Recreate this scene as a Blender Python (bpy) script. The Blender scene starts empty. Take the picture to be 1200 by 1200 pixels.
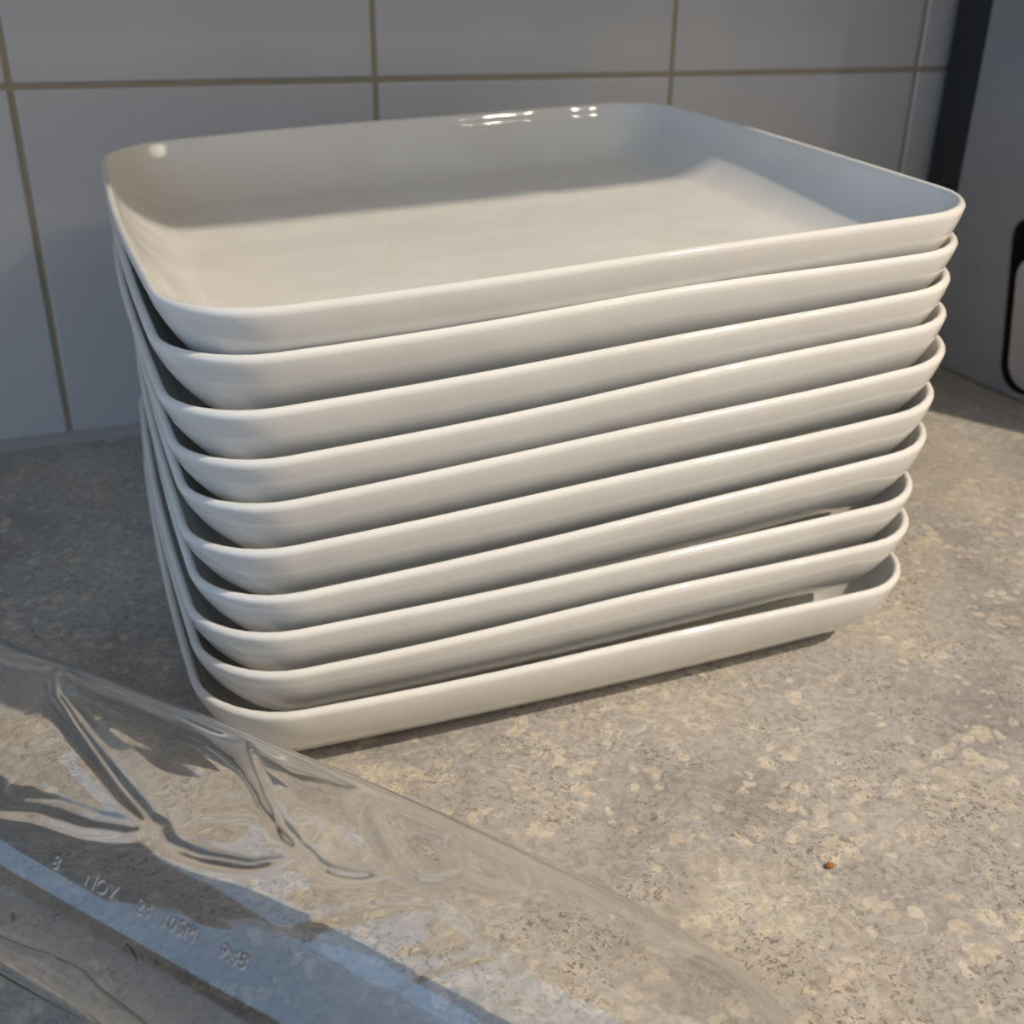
import bpy, bmesh, math, random
import numpy as np
from mathutils import Matrix, Vector

random.seed(7)
scene = bpy.context.scene
col = scene.collection

# ---------------------------------------------------------------- camera
cam = bpy.data.cameras.new('camera')
cam.sensor_width = 36.0
cam.lens = 1277.6 / 1200 * 36.0
cam.clip_start = 0.01
cam_o = bpy.data.objects.new('camera', cam)
col.objects.link(cam_o)
yaw, pit, rol = 0.387489547, 0.457525673, 0.0146157867
fw = Vector((math.sin(yaw) * math.cos(pit), math.cos(yaw) * math.cos(pit), -math.sin(pit)))
rt = Vector((math.cos(yaw), -math.sin(yaw), 0))
up = rt.cross(fw)
rt2 = math.cos(rol) * rt + math.sin(rol) * up
up2 = -math.sin(rol) * rt + math.cos(rol) * up
M = Matrix((rt2, up2, -fw)).transposed().to_4x4()
M.translation = Vector((0.0125477566, -0.504374992, 0.194092196))
cam_o.matrix_world = M
cam.dof.use_dof = True
cam.dof.focus_distance = 0.262
cam.dof.aperture_fstop = 20.0
scene.camera = cam_o

# ---------------------------------------------------------------- light
vs = scene.view_settings
vs.view_transform = 'Standard'
vs.look = 'None'
vs.gamma = 1.0
vs.use_curve_mapping = False
vs.exposure = 0.0

world = bpy.data.worlds.new('room_ambience')
scene.world = world
world.use_nodes = True
bg = world.node_tree.nodes['Background']
bg.inputs[0].default_value = (1.0, 0.94, 0.86, 1)
bg.inputs[1].default_value = 0.22

# daylight from a window in the wall to the left
win = bpy.data.lights.new('window_daylight', 'AREA')
win.shape = 'RECTANGLE'
win.size, win.size_y = 2.1, 1.9
win.energy = 19.0
win.color = (0.32, 0.60, 1.0)
win_o = bpy.data.objects.new('window_daylight', win)
col.objects.link(win_o)
win_o.location = (-1.2, -1.1, 1.12)
win_o.rotation_euler = Vector((1, 0, 0)).to_track_quat('-Z', 'Y').to_euler()

# warm kitchen spot: one fitting with seven small LEDs
LAMP = Vector((0.14 + 0.66 * 1.30, -0.17 - 0.80 * 1.30, 0.12 + 1.30))
ldir = (Vector((0.14, -0.2, 0.1)) - LAMP).normalized()
lq = ldir.to_track_quat('-Z', 'Y')
for k in range(7):
    a = math.radians(60 * k)
    off = Vector((0.015 * math.cos(a), 0.015 * math.sin(a), 0)) if k < 6 else Vector((0, 0, 0))
    l = bpy.data.lights.new('led', 'POINT')
    l.energy = 18.0
    l.shadow_soft_size = 0.005
    l.color = (1.0, 0.86, 0.69)
    l.cycles.is_caustics_light = True
    o = bpy.data.objects.new('led', l)
    col.objects.link(o)
    o.location = LAMP + lq @ off


# seven small bulbs of a chandelier deeper in the room
for k in range(7):
    a = math.radians(51.4 * k + 11)
    l = bpy.data.lights.new('chandelier_bulb', 'POINT')
    l.energy = 5.0
    l.shadow_soft_size = 0.014
    l.color = (1.0, 0.84, 0.62)
    o = bpy.data.objects.new('chandelier_bulb', l)
    col.objects.link(o)
    o.location = (1.32 + 0.42 * math.cos(a), -2.00 + 0.36 * math.sin(a), 1.34 + 0.10 * (k % 3))


# ---------------------------------------------------------------- helpers
def mat(name):
    m = bpy.data.materials.new(name)
    m.use_nodes = True
    nt = m.node_tree
    nt.nodes.clear()
    out = nt.nodes.new('ShaderNodeOutputMaterial')
    return m, nt, out


def N(nt, typ, **kw):
    n = nt.nodes.new(typ)
    for k, v in kw.items():
        if k in n.inputs:
            n.inputs[k].default_value = v
        else:
            setattr(n, k, v)
    return n


def ramp(nt, fac, stops, interp='LINEAR'):
    r = nt.nodes.new('ShaderNodeValToRGB')
    r.color_ramp.interpolation = interp
    e = r.color_ramp.elements
    while len(e) < len(stops):
        e.new(0.5)
    for i, (p, c) in enumerate(stops):
        e[i].position = p
        e[i].color = (*c, 1) if len(c) == 3 else c
    nt.links.new(fac, r.inputs[0])
    return r


def mixc(nt, fac, a, b, blend='MIX'):
    m = nt.nodes.new('ShaderNodeMix')
    m.data_type = 'RGBA'
    m.blend_type = blend
    for sock, v in ((m.inputs[0], fac), (m.inputs[6], a), (m.inputs[7], b)):
        if hasattr(v, 'links'):
            nt.links.new(v, sock)
        elif isinstance(v, (int, float)):
            sock.default_value = v
        else:
            sock.default_value = (*v, 1)
    return m.outputs[2]


def simple(name, color, rough=0.5, **kw):
    m, nt, out = mat(name)
    p = N(nt, 'ShaderNodeBsdfPrincipled')
    p.inputs['Base Color'].default_value = (*color, 1)
    p.inputs['Roughness'].default_value = rough
    for k, v in kw.items():
        p.inputs[k.replace('_', ' ')].default_value = v
    # faint tone variation so that no surface is dead flat
    tc = N(nt, 'ShaderNodeTexCoord')
    nz = N(nt, 'ShaderNodeTexNoise', Scale=30.0)
    nt.links.new(tc.outputs['Object'], nz.inputs['Vector'])
    r = ramp(nt, nz.outputs['Fac'], [(0.3, tuple(c * 0.94 for c in color)), (0.7, tuple(min(1, c * 1.04) for c in color))])
    nt.links.new(r.outputs[0], p.inputs['Base Color'])
    nt.links.new(p.outputs[0], out.inputs[0])
    return m


def obj(name, mesh, material=None, parent=None):
    o = bpy.data.objects.new(name, mesh)
    col.objects.link(o)
    if material and not mesh.materials:
        mesh.materials.append(material)
    if parent:
        o.parent = parent
    return o


def tag(o, label=None, cat=None, group=None, kind=None):
    if label: o['label'] = label
    if cat: o['category'] = cat
    if group: o['group'] = group
    if kind: o['kind'] = kind
    return o


def empty(name, loc=(0, 0, 0)):
    o = bpy.data.objects.new(name, None)
    o.empty_display_size = 0.02
    col.objects.link(o)
    o.location = loc
    return o


def from_bm(name, bm, smooth=False):
    me = bpy.data.meshes.new(name)
    bm.normal_update()
    bm.to_mesh(me)
    bm.free()
    if smooth:
        me.polygons.foreach_set('use_smooth', [True] * len(me.polygons))
    return me


def box_mesh(name, lo, hi, bevel=0.0, seg=2):
    bm = bmesh.new()
    bmesh.ops.create_cube(bm, size=1.0)
    lo, hi = Vector(lo), Vector(hi)
    for v in bm.verts:
        v.co = Vector([lo[i] + (v.co[i] + 0.5) * (hi[i] - lo[i]) for i in range(3)])
    if bevel:
        bmesh.ops.bevel(bm, geom=list(bm.edges), offset=bevel, segments=seg, profile=0.5, affect='EDGES')
    return from_bm(name, bm, smooth=False)


def rounded_rect(w, h, r, n=8):
    pts = []
    for cx, cy, t0 in ((w / 2 - r, h / 2 - r, 0), (-w / 2 + r, h / 2 - r, 90), (-w / 2 + r, -h / 2 + r, 180), (w / 2 - r, -h / 2 + r, 270)):
        for i in range(n + 1):
            t = math.radians(t0 + 90 * i / n)
            pts.append((cx + r * math.cos(t), cy + r * math.sin(t)))
    return pts


# ---------------------------------------------------------------- materials
def make_counter():
    m, nt, out = mat('stone_laminate')
    L = nt.links.new
    tc = N(nt, 'ShaderNodeTexCoord')
    P = tc.outputs['Object']

    def noise(scale, detail=2.0, rough=0.5, vec=None):
        n = N(nt, 'ShaderNodeTexNoise', Scale=scale, Detail=detail, Roughness=rough)
        L(vec or P, n.inputs['Vector'])
        return n

    def warp(src, amp, vec):
        w = N(nt, 'ShaderNodeVectorMath', operation='MULTIPLY_ADD')
        L(src.outputs['Color'], w.inputs[0])
        w.inputs[1].default_value = (amp, amp, amp)
        L(vec, w.inputs[2])
        return w.outputs[0]

    def mul(a, b):
        x = N(nt, 'ShaderNodeMath', operation='MULTIPLY')
        L(a, x.inputs[0]); L(b, x.inputs[1])
        return x.outputs[0]
    W = warp(noise(90.0, 2.0), 0.008, P)
    W2 = warp(noise(420.0, 2.0), 0.0035, W)
    # cloudy ground: warm grey drifting into beige
    big = noise(15.0, 5.0, 0.6, W)
    base = ramp(nt, big.outputs['Fac'], [(0.34, (0.325, 0.305, 0.288)), (0.46, (0.425, 0.402, 0.378)), (0.56, (0.455, 0.418, 0.365)), (0.66, (0.52, 0.492, 0.458))])
    # ragged cream flakes in drifts
    fl = N(nt, 'ShaderNodeTexVoronoi', Scale=175.0)
    L(W2, fl.inputs['Vector'])
    cov = noise(38.0, 3.0, 0.6)
    fm = N(nt, 'ShaderNodeMath', operation='MULTIPLY_ADD')
    L(cov.outputs['Fac'], fm.inputs[0])
    fm.inputs[1].default_value = -1.25
    L(fl.outputs['Distance'], fm.inputs[2])
    fa = N(nt, 'ShaderNodeMath', operation='ADD')
    L(fm.outputs[0], fa.inputs[0]); fa.inputs[1].default_value = 0.40
    fr = ramp(nt, fa.outputs[0], [(0.02, (0.8, 0.8, 0.8)), (0.13, (0, 0, 0))])
    fcol = ramp(nt, fl.outputs['Color'], [(0.2, (0.55, 0.485, 0.385)), (0.6, (0.64, 0.585, 0.485)), (0.9, (0.57, 0.47, 0.385))])
    c1 = mixc(nt, fr.outputs[0], base.outputs[0], fcol.outputs[0])
    # wormy light veins: isolines of a noise, only in places
    vn = noise(130.0, 1.0, 0.5, W)
    vr = ramp(nt, vn.outputs['Fac'], [(0.470, (0, 0, 0)), (0.495, (0.7, 0.7, 0.7)), (0.520, (0, 0, 0))])
    vc = ramp(nt, noise(30.0, 2.0).outputs['Fac'], [(0.46, (0, 0, 0)), (0.60, (1, 1, 1))])
    c2 = mixc(nt, mul(vr.outputs[0], vc.outputs[0]), c1, (0.63, 0.575, 0.475))
    # dark pits, clustered
    sp = noise(780.0, 2.0, 0.6, W2)
    sr = ramp(nt, sp.outputs['Fac'], [(0.555, (0, 0, 0)), (0.63, (0.9, 0.9, 0.9))])
    cr = ramp(nt, noise(48.0, 3.0, 0.6).outputs['Fac'], [(0.40, (0.10, 0.10, 0.10)), (0.60, (1, 1, 1))])
    c3 = mixc(nt, mul(sr.outputs[0], cr.outputs[0]), c2, (0.20, 0.175, 0.15))
    # fine grain
    gn = noise(380.0, 3.0, 0.6, W2)
    gr = ramp(nt, gn.outputs['Fac'], [(0.32, (0.78, 0.775, 0.77)), (0.52, (1, 1, 1)), (0.70, (1.20, 1.19, 1.16))])
    c4 = mixc(nt, 1.0, c3, gr.outputs[0], 'MULTIPLY')
    p = N(nt, 'ShaderNodeBsdfPrincipled')
    L(c4, p.inputs['Base Color'])
    p.inputs['Roughness'].default_value = 0.42
    p.inputs['Specular IOR Level'].default_value = 0.35
    b = N(nt, 'ShaderNodeBump', Strength=0.12, Distance=0.0004)
    L(gn.outputs['Fac'], b.inputs['Height'])
    L(b.outputs[0], p.inputs['Normal'])
    L(p.outputs[0], out.inputs[0])
    return m


def make_porcelain():
    m, nt, out = mat('white_glazed_porcelain')
    L = nt.links.new
    tc = N(nt, 'ShaderNodeTexCoord')
    oi = N(nt, 'ShaderNodeObjectInfo')
    ad = N(nt, 'ShaderNodeVectorMath', operation='ADD')
    sc = N(nt, 'ShaderNodeVectorMath', operation='SCALE')
    sc.inputs[0].default_value = (3.1, 1.7, 2.3)
    L(oi.outputs['Random'], sc.inputs['Scale'])
    L(tc.outputs['Object'], ad.inputs[0]); L(sc.outputs[0], ad.inputs[1])
    n1 = N(nt, 'ShaderNodeTexNoise', Scale=28.0, Detail=2.0)
    L(ad.outputs[0], n1.inputs['Vector'])
    base = ramp(nt, n1.outputs['Fac'], [(0.3, (0.765, 0.75, 0.715)), (0.7, (0.81, 0.80, 0.765))])
    # rare pin-prick specks in the glaze
    v = N(nt, 'ShaderNodeTexVoronoi', Scale=34.0)
    L(ad.outputs[0], v.inputs['Vector'])
    vr = ramp(nt, v.outputs['Distance'], [(0.0, (1, 1, 1)), (0.022, (0, 0, 0))])
    c = mixc(nt, vr.outputs[0], base.outputs[0], (0.25, 0.17, 0.10))
    p = N(nt, 'ShaderNodeBsdfPrincipled')
    L(c, p.inputs['Base Color'])
    p.inputs['Roughness'].default_value = 0.05
    p.inputs['IOR'].default_value = 1.5
    b = N(nt, 'ShaderNodeBump', Strength=0.35, Distance=0.0012)
    n2 = N(nt, 'ShaderNodeTexNoise', Scale=55.0, Detail=1.0)
    L(ad.outputs[0], n2.inputs['Vector'])
    L(n2.outputs['Fac'], b.inputs['Height'])
    L(b.outputs[0], p.inputs['Normal'])
    L(p.outputs[0], out.inputs[0])
    return m


def make_tile():
    m, nt, out = mat('white_glazed_tile')
    L = nt.links.new
    tc = N(nt, 'ShaderNodeTexCoord')
    oi = N(nt, 'ShaderNodeObjectInfo')
    n1 = N(nt, 'ShaderNodeTexNoise', Scale=14.0, Detail=2.0)
    L(tc.outputs['Object'], n1.inputs['Vector'])
    base = ramp(nt, n1.outputs['Fac'], [(0.3, (0.60, 0.605, 0.62)), (0.7, (0.65, 0.655, 0.665))])
    tint = ramp(nt, oi.outputs['Random'], [(0.0, (0.96, 0.96, 0.96)), (1.0, (1.0, 1.0, 1.0))])
    c = mixc(nt, 1.0, base.outputs[0], tint.outputs[0], 'MULTIPLY')
    p = N(nt, 'ShaderNodeBsdfPrincipled')
    L(c, p.inputs['Base Color'])
    p.inputs['Roughness'].default_value = 0.16
    b = N(nt, 'ShaderNodeBump', Strength=0.25, Distance=0.002)
    n2 = N(nt, 'ShaderNodeTexNoise', Scale=22.0, Detail=1.0)
    L(tc.outputs['Object'], n2.inputs['Vector'])
    L(n2.outputs['Fac'], b.inputs['Height'])
    L(b.outputs[0], p.inputs['Normal'])
    L(p.outputs[0], out.inputs[0])
    return m


def make_pet():
    m, nt, out = mat('clear_plastic')
    L = nt.links.new
    g = N(nt, 'ShaderNodeBsdfGlass', Roughness=0.0, IOR=1.5)
    g.inputs['Color'].default_value = (1.0, 1.0, 1.0, 1)
    L(g.outputs[0], out.inputs[0])
    return m


COUNTER = make_counter()
PORCELAIN = make_porcelain()
TILE = make_tile()
PET = make_pet()
GROUT = simple('tan_grout', (0.40, 0.345, 0.25), 0.9)
CAULK = simple('grey_caulk', (0.42, 0.41, 0.40), 0.5)
CABINET = simple('cabinet_white', (0.62, 0.61, 0.58), 0.45)
ENAMEL = simple('grey_enamel', (0.31, 0.32, 0.34), 0.38)
PANEL = simple('pale_grey_plastic', (0.50, 0.47, 0.46), 0.4)
GAP_SHADE = simple('gap_shade_black', (0.022, 0.025, 0.03), 0.35)  # near-black colour standing in for the shade behind the appliance
BLACK = simple('black_gap', (0.006, 0.006, 0.006), 0.7)

# ---------------------------------------------------------------- structure
# countertop slab
ct = obj('countertop', box_mesh('countertop', (-1.2, -0.62, -0.038), (1.4, 0.0, 0.0), 0.004, 3), COUNTER)
tag(ct, 'mottled grey and beige stone-look countertop under the plates', 'countertop')
ct.cycles.is_caustics_receiver = True

# tiled back wall: mortar bed with single tiles proud of it
wall = obj('wall_back', box_mesh('wall_back', (-1.2, 0.0012, -0.9), (1.4, 0.12, 1.9)), GROUT)
tag(wall, kind='structure')
T, G = 0.15, 0.0022
rng = random.Random(3)


def tile_mesh(w, h):
    return box_mesh('tile', (-w / 2, -0.004, -h / 2), (w / 2, 0.004, h / 2), 0.0011, 3)


tm = tile_mesh(T - G, 0.151 - G)
for row in range(0, 3):
    for k in range(-4, 7):
        t = obj('tile', tm, TILE, wall)
        t.location = ((k + 0.5) * T, 0.0042 + rng.uniform(-0.0002, 0.0002), 0.0005 + (row + 0.5) * 0.151)
        t.rotation_euler = (rng.uniform(-0.003, 0.003), 0, rng.uniform(-0.003, 0.003))

# caulk bead between wall and countertop
bm = bmesh.new()
prof = [(0.001, -0.0005), (-0.0045, -0.0005), (-0.0035, 0.0016), (-0.0012, 0.0036), (0.001, 0.0046)]
a_ = [bm.verts.new((-1.2, y, z)) for y, z in prof]
b_ = [bm.verts.new((1.4, y, z)) for y, z in prof]
for i in range(len(prof)):
    j = (i + 1) % len(prof)
    bm.faces.new((a_[i], a_[j], b_[j], b_[i]))
bm.faces.new(a_[::-1]); bm.faces.new(b_)
bmesh.ops.recalc_face_normals(bm, faces=bm.faces)
tag(obj('trim_1', from_bm('trim_1', bm), CAULK), kind='structure')

# wall cupboard above the worktop (above the frame; it shades the wall and the back of the plates)
cab = empty('wall_cabinet', (0.1, 0, 0.38))
tag(cab, 'white wall cupboard hung above the tiled splashback', 'cabinet')
obj('carcass', box_mesh('carcass', (-1.2, -0.322, 0.0), (1.2, 0.0, 0.7), 0.001, 1), CABINET, cab)
for k in range(5):
    x0 = -1.2 + k * 0.48
    d_ = obj('door', box_mesh('door', (x0 + 0.0015, -0.343, 0.0), (x0 + 0.4785, -0.3245, 0.7), 0.002, 2), CABINET, cab)
    obj('handle', box_mesh('handle', (x0 + 0.43, -0.367, 0.06), (x0 + 0.442, -0.343, 0.18), 0.003, 2), ENAMEL, d_)


# ---------------------------------------------------------------- plates
PW, PD, PR, BOW, PH = 0.222, 0.205, 0.024, 0.003, 0.0262


def plate_outline(n_c=9, n_s=10):
    """rounded square (unit: half sizes), counter-clockwise, with outward normals"""
    a, b, r = PW / 2, PD / 2, PR
    pts = []
    cs = ((a - r, b - r, 0), (-a + r, b - r, 90), (-a + r, -b + r, 180), (a - r, -b + r, 270))
    for ci, (cx, cy, t0) in enumerate(cs):
        for i in range(n_c):
            t = math.radians(t0 + 90 * i / (n_c - 1))
            pts.append((cx + r * math.cos(t), cy + r * math.sin(t)))
        nx, ny, nt0 = cs[(ci + 1) % 4]
        p0 = np.array(pts[-1])
        p1 = np.array((nx + r * math.cos(math.radians(nt0)), ny + r * math.sin(math.radians(nt0))))
        for i in range(1, n_s):
            pts.append(tuple(p0 + (p1 - p0) * i / n_s))
    P = np.array(pts)
    x, y = P[:, 0] / a, P[:, 1] / b
    return np.stack([P[:, 0] + np.sign(P[:, 0]) * np.minimum(abs(x) * 3, 1) * BOW * (1 - y ** 2) * (abs(x) ** 4),
                     P[:, 1] + np.sign(P[:, 1]) * BOW * (1 - x ** 2) * (abs(y) ** 4)], 1)


def plate_mesh(seed):
    rn = np.random.RandomState(seed)
    P = plate_outline()
    n = len(P)
    tn = np.roll(P, -1, 0) - np.roll(P, 1, 0)
    tn /= np.linalg.norm(tn, axis=1)[:, None]
    nr = np.stack([tn[:, 1], -tn[:, 0]], 1)
    H, E, a = PH, 0.0220, 1.50

    def e_out(u):
        return E * (1 - (1 - (1 - u) ** a) ** (1 / a))
    prof = []   # (inset, z) from the centre underneath outwards, over the lip, back to the centre inside
    prof += [(0.075, 0.0016), (0.042, 0.0016), (0.033, 0.0016), (0.0315, 0.0), (0.0270, 0.0), (0.0235, 0.0002)]
    for u in (0.02, 0.05, 0.10, 0.17, 0.26, 0.36, 0.48, 0.60, 0.72, 0.84, 0.92):
        prof.append((e_out(u), u * H))
    prof += [(0.0002, 0.955 * H), (0.0006, 0.982 * H), (0.0013, 1.0 * H), (0.0021, 0.993 * H), (0.0026, 0.965 * H)]
    # inside wall
    zi = 0.0064
    Ei, Hi = 0.020, H * 0.965 - zi
    for u in (0.88, 0.76, 0.64, 0.52, 0.40, 0.29, 0.19, 0.11, 0.05, 0.015):
        e = Ei * (1 - (1 - (1 - u) ** 1.5) ** (1 / 1.5))
        prof.append((0.0026 + e * 0.98, zi + u * Hi))
    prof += [(0.0250, zi), (0.034, zi - 0.0004), (0.055, zi - 0.0006), (0.082, zi - 0.0004)]
    # slow wobble of the lip, as on hand-finished ware
    ang = np.arctan2(P[:, 1], P[:, 0])
    wz = sum(rn.uniform(-1, 1) * 0.0003 * np.cos(k * ang + rn.uniform(0, 6.28)) for k in (2, 3, 4, 5))
    wz = wz + 0.0011 * np.exp(-((P[:, 0] - 0.012) / 0.05) ** 2) * (P[:, 1] < -0.09)
    wr = sum(rn.uniform(-1, 1) * 0.0003 * np.cos(k * ang + rn.uniform(0, 6.28)) for k in (2, 3, 4))
    verts, faces = [], []
    rings = []
    for ins, z in prof:
        t = min(1, max(0, z / H)) ** 1.5
        s = np.maximum(0.0, ins)
        # inset: shrink the outline with its own corner radius instead of walking past it
        if ins < PR * 0.8:
            Q = P - nr * s
        else:
            base = P - nr * (PR * 0.8)
            k = (PW / 2 - ins) / (PW / 2 - PR * 0.8)
            Q = base * k
        Q = Q + nr * (wr * t)[:, None]
        rings.append(len(verts))
        for i in range(n):
            verts.append((Q[i, 0], Q[i, 1], z + wz[i] * t))
    for j in range(len(prof) - 1):
        for i in range(n):
            i2 = (i + 1) % n
            faces.append((rings[j] + i, rings[j] + i2, rings[j + 1] + i2, rings[j + 1] + i))
    faces.append(tuple(rings[0] + i for i in range(n))[::-1])
    faces.append(tuple(rings[-1] + i for i in range(n)))
    me = bpy.data.meshes.new('square_plate')
    me.from_pydata(verts, [], faces)
    bm = bmesh.new(); bm.from_mesh(me)
    bmesh.ops.recalc_face_normals(bm, faces=bm.faces)
    bm.to_mesh(me); bm.free()
    me.polygons.foreach_set('use_smooth', [True] * len(me.polygons))
    return me


# crest pose of each plate, bottom to top: x, y, z of the lip plane, yaw, tilt about x, tilt about y (degrees)
PLATES = [
    (0.1374, -0.1746, 0.0262, -0.4, 0.0, 0.0),
    (0.1384, -0.1732, 0.0408, -0.5, 0.3, -1.5),
    (0.1385, -0.1723, 0.0522, -0.6, 0.5, -2.1),
    (0.1408, -0.1715, 0.0655, -0.8, 0.75, -4.0),
    (0.1398, -0.1722, 0.0793, -0.9, 1.0, -4.1),
    (0.1407, -0.1722, 0.0926, -0.9, 1.25, -4.7),
    (0.1397, -0.1716, 0.1038, -0.7, 1.5, -4.5),
    (0.1382, -0.1716, 0.1156, -0.6, 1.75, -3.8),
    (0.1385, -0.1712, 0.1277, -0.3, 2.0, -3.1),
    (0.1386, -0.1724, 0.1386, 0.3, 2.3, -2.8),
]
RANK = ['lowest', 'second from the bottom', 'third from the bottom', 'fourth from the bottom', 'fifth from the bottom',
        'fifth from the top', 'fourth from the top', 'third from the top', 'second from the top', 'topmost']
for i, (x, y, z, yw, tx, ty) in enumerate(PLATES):
    p = obj('square_plate', plate_mesh(100 + i), PORCELAIN)
    Rm = Matrix.Rotation(math.radians(yw), 4, 'Z') @ Matrix.Rotation(math.radians(tx), 4, 'X') @ Matrix.Rotation(math.radians(ty), 4, 'Y')
    base = Vector((x, y, z)) - Rm @ Vector((0, 0, PH))
    p.matrix_world = Matrix.Translation(base) @ Rm
    if i == 9:
        lab = 'topmost white square plate of the stack, its empty glazed inside open to view'
    elif i == 0:
        lab = 'lowest white square plate, resting flat on the countertop under the stack'
    else:
        lab = 'white glazed square plate, %s of the stack' % RANK[i]
    tag(p, lab, 'plate', 'stacked white square plates')

# ---------------------------------------------------------------- clear plastic bottle lying on its side
PSI, CN, BR = -0.8929816, -0.1955207, 0.031
bd = Vector((math.cos(PSI), math.sin(PSI), 0))
bn = Vector((-bd.y, bd.x, 0))
S_KEYS = [0.1300, 0.1315, 0.1345, 0.1400, 0.165, 0.180, 0.195, 0.210, 0.228, 0.250, 0.300, 0.314, 0.328, 0.350, 0.362, 0.370, 0.3763, 0.3829, 0.390, 0.397, 0.403, 0.410, 0.4105, 0.4135, 0.414, 0.434]
R_KEYS = [0.0240, 0.0275, 0.0297, 0.0310, 0.031, 0.0302, 0.0293, 0.0299, 0.0308, 0.031, 0.0311, 0.0309, 0.0305, 0.0296, 0.0282, 0.0269, 0.0250, 0.0216, 0.0182, 0.0150, 0.0130, 0.0122, 0.0150, 0.0150, 0.0118, 0.0118]
# leaf-shaped hollows (s, theta in degrees): tips and the two border curves that meet there
TIPS = [(0.236, 131.0), (0.2755, 114.4), (0.3039, 101.4), (0.3189, 90.8), (0.3288, 82.4), (0.3391, 77.7)]
LOWS = [[(0.2440, 129.5), (0.2512, 125.5), (0.262, 123.2), (0.2711, 118.6)],
        [(0.2802, 116.0), (0.2869, 115.3), (0.2958, 111.4), (0.3026, 103.6)],
        [(0.3085, 101.9), (0.3130, 100.2), (0.3172, 96.0)],
        [(0.3225, 91.4), (0.3255, 90.0), (0.3280, 85.0)],
        [(0.3320, 83.0), (0.3355, 81.6), (0.3382, 79.0)]]
RIDGES = [[(0.2310, 127.6), (0.2230, 122.8), (0.2120, 115.6), (0.2020, 107.0), (0.1920, 96.0), (0.184, 84.0)],
          [(0.271, 111.3), (0.2633, 106.7), (0.2526, 99.5), (0.2423, 92.1), (0.2318, 83.2), (0.224, 72.0), (0.218, 58.0)],
          [(0.2962, 95.3), (0.2889, 87.0), (0.282, 77.5), (0.2775, 70.4), (0.2723, 60.9), (0.268, 48.0)],
          [(0.314, 84.6), (0.3081, 75.0), (0.3035, 65.0), (0.3000, 54.0)],
          [(0.3262, 77.0), (0.3225, 67.0), (0.3200, 58.0)],
          [(0.3372, 73.0), (0.3350, 67.0), (0.3335, 61.0)]]
DEPTH = [0.0036, 0.0036, 0.0030, 0.0020, 0.0011]
WIDTH = [0.0075, 0.0070, 0.0055, 0.0040, 0.0030]


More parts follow.
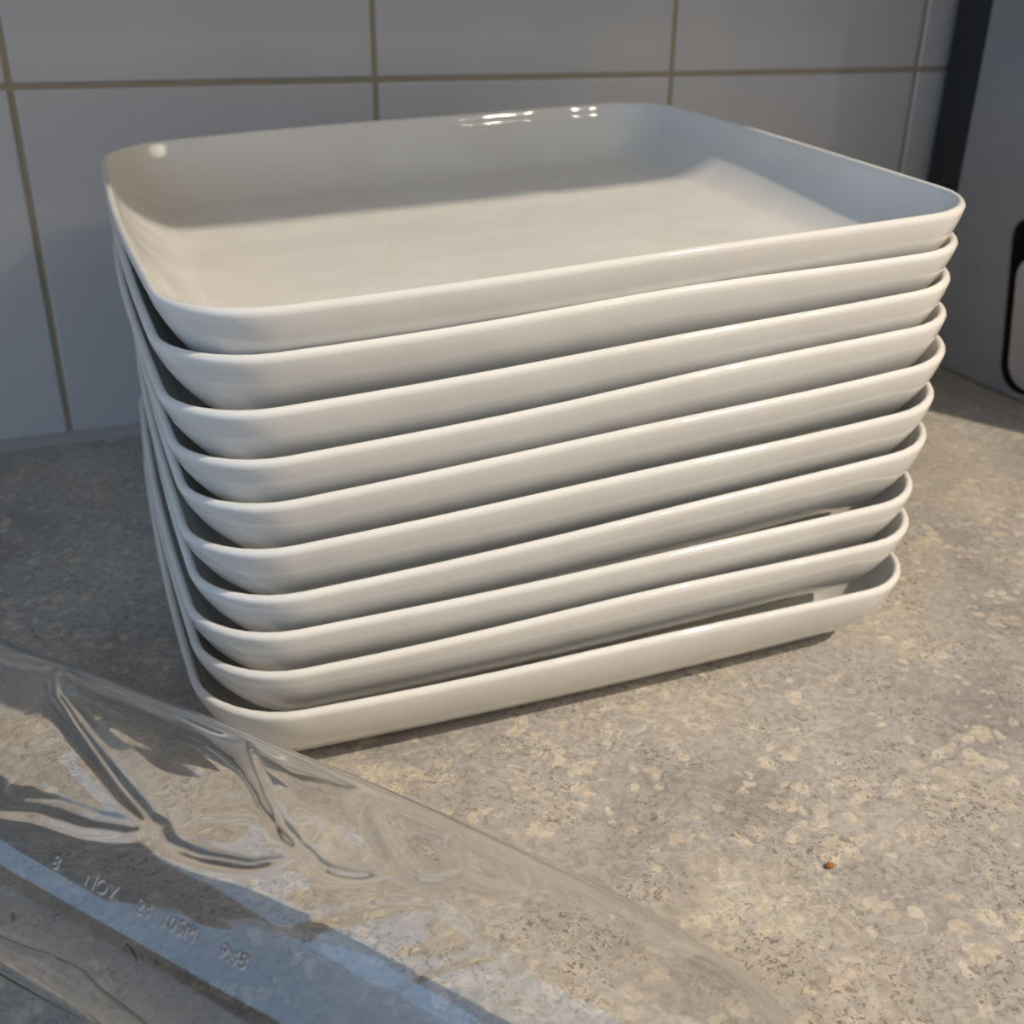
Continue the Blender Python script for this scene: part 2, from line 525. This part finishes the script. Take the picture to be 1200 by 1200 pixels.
def build_bottle():
    NS, NT = 420, 360
    s = np.concatenate([np.linspace(0.130, 0.215, 70, endpoint=False), np.linspace(0.215, 0.345, 270, endpoint=False),
                        np.linspace(0.345, 0.434, 90)])
    NS = len(s)
    # smooth radius curve
    rad = np.interp(s, S_KEYS, R_KEYS)
    k = np.ones(7) / 7
    pad = np.concatenate([np.full(3, rad[0]), rad, np.full(3, rad[-1])])
    sm = np.convolve(pad, k, 'valid')
    rad = np.where(s < 0.405, sm, rad)
    th = np.linspace(0, 360, NT, endpoint=False)
    S, TH = np.meshgrid(s, th, indexing='ij')
    disp = np.zeros_like(S)
    AR = math.radians(1) * BR
    for k in range(5):
        poly = [TIPS[k]] + LOWS[k] + [TIPS[k + 1]] + RIDGES[k + 1] + RIDGES[k][::-1]
        poly = np.array([(a, b * AR) for a, b in poly])
        for copy in range(3):
            X = S
            Y = ((TH - 120 * copy + 180) % 360 - 180)
            Y = np.where(Y < -20, Y + 360, Y) * AR
            lo, hi = poly.min(0), poly.max(0)
            sel = (X >= lo[0]) & (X <= hi[0]) & (Y >= lo[1]) & (Y <= hi[1])
            x, y = X[sel], Y[sel]
            inside = np.zeros(len(x), bool)
            dlow = np.full(len(x), 1e9)
            drdg = np.full(len(x), 1e9)
            nlow = len(LOWS[k]) + 1
            for i in range(len(poly)):
                a, b = poly[i], poly[(i + 1) % len(poly)]
                c = ((a[1] > y) != (b[1] > y)) & (x < (b[0] - a[0]) * (y - a[1]) / (b[1] - a[1] + 1e-12) + a[0])
                inside ^= c
                d = b - a
                t = np.clip(((x - a[0]) * d[0] + (y - a[1]) * d[1]) / (d @ d + 1e-15), 0, 1)
                dd = np.hypot(x - a[0] - t * d[0], y - a[1] - t * d[1])
                if i < nlow:
                    dlow = np.minimum(dlow, dd)
                else:
                    drdg = np.minimum(drdg, dd)
            w = WIDTH[k]
            ul = np.sin(np.clip(dlow / (0.55 * w), 0, 1) * math.pi / 2)
            ur = np.sin(np.clip(drdg / (1.15 * w), 0, 1) * math.pi / 2)
            fade = np.clip((y / AR - 60.0) / 24.0, 0, 1)
            fade = fade * fade * (3 - 2 * fade) * (1.0 if copy == 0 else 0.5)
            disp[sel] = np.maximum(disp[sel], np.where(inside, DEPTH[k] * ul * ur * fade, 0))
    # soften the creases by a hair
    for _ in range(1):
        disp = (disp + np.roll(disp, 1, 1) + np.roll(disp, -1, 1)) / 3
        d2 = disp.copy()
        d2[1:-1] = (disp[:-2] + disp[1:-1] + disp[2:]) / 3
        disp = d2
    blur = disp.copy()
    for _ in range(14):
        blur = (blur + np.roll(blur, 1, 1) + np.roll(blur, -1, 1)) / 3
        d2 = blur.copy()
        d2[1:-1] = (blur[:-2] + blur[1:-1] + blur[2:]) / 3
        blur = d2
    wall = 0.0006

    def ring(R):
        ct_, st_ = np.cos(np.radians(TH)), np.sin(np.radians(TH))
        O = np.array(bn) * CN
        Pn = O + S[..., None] * np.array(bd) + (R * ct_)[..., None] * np.array(bn)
        Pn[..., 2] += R * st_ + BR
        return Pn.reshape(-1, 3)
    Ro = rad[:, None] - disp
    outer = ring(Ro)
    inner = ring(np.minimum(rad[:, None] - blur, Ro) - wall)
    n = NS * NT
    idx = np.arange(n).reshape(NS, NT)
    a = idx[:-1]; b = idx[1:]
    q = np.stack([a, b, np.roll(b, -1, 1), np.roll(a, -1, 1)], -1).reshape(-1, 4)
    qi = q[:, ::-1] + n
    last = np.stack([idx[-1], idx[-1] + n, np.roll(idx[-1], -1) + n, np.roll(idx[-1], -1)], -1)
    faces = [tuple(f) for f in np.concatenate([q, qi, last]).tolist()]
    verts = outer.tolist() + inner.tolist()
    # domed base, pushed inwards
    c0 = Vector(bn) * CN + Vector(bd) * 0.130 + Vector((0, 0, BR))
    prev_o, prev_i = idx[0].tolist(), (idx[0] + n).tolist()
    for fr_, ds in ((0.75, 0.0005), (0.5, 0.005), (0.25, 0.008)):
        ro, ri = [], []
        for j in range(NT):
            t = math.radians(th[j])
            rr = 0.024 * fr_
            v = c0 + bd * ds + bn * (rr * math.cos(t)) + Vector((0, 0, rr * math.sin(t)))
            ro.append(len(verts)); verts.append(tuple(v))
            ri.append(len(verts)); verts.append(tuple(v + bd * wall))
        for j in range(NT):
            j2 = (j + 1) % NT
            faces.append((ro[j], prev_o[j], prev_o[j2], ro[j2]))
            faces.append((ri[j2], prev_i[j2], prev_i[j], ri[j]))
        prev_o, prev_i = ro, ri
    faces.append(tuple(prev_o)); faces.append(tuple(prev_i[::-1]))
    me = bpy.data.meshes.new('bottle_shell')
    me.from_pydata(verts, [], faces)
    bm = bmesh.new(); bm.from_mesh(me)
    bmesh.ops.recalc_face_normals(bm, faces=bm.faces)
    bm.to_mesh(me); bm.free()
    me.polygons.foreach_set('use_smooth', [True] * len(me.polygons))
    return me


bottle = empty('plastic_bottle', tuple(bn * CN + bd * 0.26))
tag(bottle, 'empty clear plastic bottle with leaf-shaped hollows lying on the countertop', 'bottle')
shell = obj('shell', build_bottle(), PET, bottle)
shell.matrix_parent_inverse = Matrix.Translation(bottle.location).inverted()
shell.cycles.is_caustics_caster = True

# stamped date code on the bottle's side
CODE = simple('etched_code', (0.045, 0.045, 0.05), 0.5)
cnt = CODE.node_tree
pn = next(n for n in cnt.nodes if n.type == 'BSDF_PRINCIPLED')
tr = cnt.nodes.new('ShaderNodeBsdfTransparent')
mx = cnt.nodes.new('ShaderNodeMixShader')
mx.inputs[0].default_value = 0.8
cnt.links.new(tr.outputs[0], mx.inputs[1])
cnt.links.new(pn.outputs[0], mx.inputs[2])
cnt.links.new(mx.outputs[0], next(n for n in cnt.nodes if n.type == 'OUTPUT_MATERIAL').inputs[0])


CODE_HIGHLIGHT = simple('code_emboss_highlight', (0.55, 0.56, 0.58), 0.4)  # pale offset copy of the glyphs, an emboss highlight painted as colour


def code_mesh():
    # glyphs laid out along the bottle, then wrapped onto its surface
    groups = [('8', 0.2600), ('NOV', 0.2682), ('24', 0.2805), ('105M', 0.2862), ('9:48', 0.2990)]
    V, F, MI = [], [], []
    for txt, s0, lay in [(t_, s_, y_) for y_ in (0, 1) for t_, s_ in groups]:
        cu = bpy.data.curves.new('code', 'FONT')
        cu.body = txt
        cu.size = 0.0034
        cu.extrude = 0.0
        to = bpy.data.objects.new('code', cu)
        col.objects.link(to)
        bpy.context.view_layer.update()
        me = bpy.data.meshes.new_from_object(to.evaluated_get(bpy.context.evaluated_depsgraph_get()))
        bm = bmesh.new(); bm.from_mesh(me)
        bmesh.ops.subdivide_edges(bm, edges=[e for e in bm.edges if e.calc_length() > 0.0008], cuts=1)
        bmesh.ops.triangulate(bm, faces=bm.faces)
        k = len(V)
        bm.verts.index_update()
        for v in bm.verts:
            th = math.radians(138.6) - (v.co.y - 0.00016 * lay) / BR
            R = 0.03118 - 0.00005 * lay
            V.append(bn * CN + bd * (s0 + v.co.x + 0.00014 * lay) + bn * (R * math.cos(th)) + Vector((0, 0, BR + R * math.sin(th))))
        F += [tuple(k + v.index for v in f.verts) for f in bm.faces]
        MI += [lay] * len(bm.faces)
        bm.free()
        bpy.data.objects.remove(to); bpy.data.curves.remove(cu); bpy.data.meshes.remove(me)
    me = bpy.data.meshes.new('date_code')
    me.from_pydata([tuple(v) for v in V], [], F)
    me.materials.append(CODE)
    me.materials.append(CODE_HIGHLIGHT)
    me.polygons.foreach_set('material_index', MI)
    return me


code = obj('date_code', code_mesh(), CODE, bottle)
code.matrix_parent_inverse = Matrix.Translation(bottle.location).inverted()
code['label'] = 'small stamped date code'

# ---------------------------------------------------------------- appliance by the right end of the worktop
app = empty('countertop_appliance', (0.455, -0.12, 0))
tag(app, 'grey enamelled appliance with a rounded side recess beside the plates', 'appliance')


def slant(y, z):
    return (y + (z - 0.0895) * 0.16 * (1 if y > -0.14 else 0), z)


def appliance():
    # side panel with a rounded cut-out, faces -x; local y = world y, z up
    y0, y1, z0, z1, th_ = -0.205, -0.0405, 0.001, 0.30, 0.004
    hole = [slant(cy - 0.1395, cz + 0.0465) for cy, cz in rounded_rect(0.118, 0.086, 0.012)]
    bm = bmesh.new()
    outer = [(y0, z0), (y1, z0), (y1, z1), (y0, z1)]
    def loop(pts, x): return [bm.verts.new((x, y, z)) for y, z in pts]
    for x in (0.455,):
        o_ = loop(outer, x); h_ = loop(hole, x)
        ed = [bm.edges.new((o_[i], o_[(i + 1) % 4])) for i in range(4)] + [bm.edges.new((h_[i], h_[(i + 1) % len(h_)])) for i in range(len(h_))]
        bmesh.ops.triangle_fill(bm, use_beauty=True, edges=ed)
        hb = loop(hole, 0.4565)
        for i in range(len(h_)):
            j = (i + 1) % len(h_)
            bm.faces.new((h_[i], h_[j], hb[j], hb[i]))
        ob = loop(outer, 0.4595)
        for i in range(4):
            j = (i + 1) % 4
            bm.faces.new((o_[j], o_[i], ob[i], ob[j]))
    bmesh.ops.recalc_face_normals(bm, faces=bm.faces)
    return from_bm('side_panel', bm)


def keep(o):
    o.matrix_parent_inverse = Matrix.Translation(app.location).inverted()
    return o


keep(obj('side_panel', appliance(), ENAMEL, app))
keep(obj('body', box_mesh('body', (0.4700, -0.205, 0.001), (0.80, -0.0405, 0.30), 0.003, 2), ENAMEL, app))
bm = bmesh.new()
pts = [slant(y - 0.1395, z + 0.0465) for y, z in rounded_rect(0.1182, 0.0862, 0.012)]
f_ = [bm.verts.new((0.4566, y, z)) for y, z in pts]
b_ = [bm.verts.new((0.4698, y, z)) for y, z in pts]
bm.faces.new(b_)
for i in range(len(pts)):
    j = (i + 1) % len(pts)
    bm.faces.new((f_[i], b_[i], b_[j], f_[j]))
keep(obj('recess_lining', from_bm('recess_lining', bm), BLACK, app))
keep(obj('rear_gap_shade', box_mesh('rear_gap_shade', (0.4625, -0.0402, 0.006), (0.79, -0.006, 0.285), 0.003, 2), GAP_SHADE, app))  # added dark block in place of the shaded gap to the wall
# pale flap that fills the lower part of the recess
bm = bmesh.new()
pts = [slant(y - 0.1398, z + 0.0380) for y, z in rounded_rect(0.1140, 0.066, 0.012)]
f_ = [bm.verts.new((0.4570, y, z)) for y, z in pts]
b_ = [bm.verts.new((0.4680, y, z)) for y, z in pts]
bm.faces.new(f_); bm.faces.new(b_[::-1])
for i in range(len(pts)):
    j = (i + 1) % len(pts)
    bm.faces.new((f_[i], b_[i], b_[j], f_[j]))
bmesh.ops.recalc_face_normals(bm, faces=bm.faces)
bmesh.ops.bevel(bm, geom=[e for e in bm.edges if all(abs(v.co.x - 0.457) < 1e-6 for v in e.verts)], offset=0.002, segments=3, affect='EDGES')
keep(obj('flap', from_bm('flap', bm, False), PANEL, app))


# ---------------------------------------------------------------- crumbs
def crumb(name, loc, size, material, label, seed):
    rn = random.Random(seed)
    bm = bmesh.new()
    bmesh.ops.create_icosphere(bm, subdivisions=2, radius=1.0)
    for v in bm.verts:
        k = 1 + rn.uniform(-0.25, 0.25)
        v.co = Vector((v.co.x * size[0] * k, v.co.y * size[1] * k, max(-0.9, v.co.z) * size[2] * (1 + rn.uniform(-0.15, 0.15))))
    zmin = min(v.co.z for v in bm.verts)
    for v in bm.verts:
        v.co.z -= zmin
    o = obj(name, from_bm(name, bm, True), material)
    o.location = loc
    tag(o, label, 'crumb')
    return o


ORANGE = simple('toasted_orange', (0.40, 0.13, 0.02), 0.6)
BROWN = simple('dark_crust', (0.12, 0.03, 0.015), 0.7)
crumb('crumb', (0.16126, -0.34819, 0.0), (0.0011, 0.0009, 0.0006), ORANGE, 'small orange-brown crumb alone on the open countertop', 1)
crumb('crumb', (-0.02298, -0.29507, 0.0), (0.0004, 0.0014, 0.0004), BROWN, 'dark reddish crumb seen through the clear bottle', 2)


# thin dark fibre lying on the worktop under the bottle
bm = bmesh.new()
pts = [Vector((0.0005 + 0.0016 * math.sin(t * 1.7), -0.3118 - 0.0060 * t, 0.0003)) for t in [i / 12 for i in range(13)]]
prev = None
for k, p_ in enumerate(pts):
    d_ = (pts[min(k + 1, 12)] - pts[max(k - 1, 0)]).normalized()
    sx = d_.cross(Vector((0, 0, 1)))
    r_ = 0.00026 * (1 - 0.5 * abs(k / 6 - 1))
    ring = [bm.verts.new(p_ + sx * (r_ * math.cos(a)) + Vector((0, 0, r_ * math.sin(a)))) for a in [math.radians(60 * q) for q in range(6)]]
    if prev:
        for q in range(6):
            bm.faces.new((prev[q], prev[(q + 1) % 6], ring[(q + 1) % 6], ring[q]))
    prev = ring
fib = obj('fibre', from_bm('fibre', bm, True), simple('dark_fibre', (0.09, 0.07, 0.05), 0.8))
tag(fib, 'thin curved dark fibre on the countertop under the clear bottle', 'fibre')
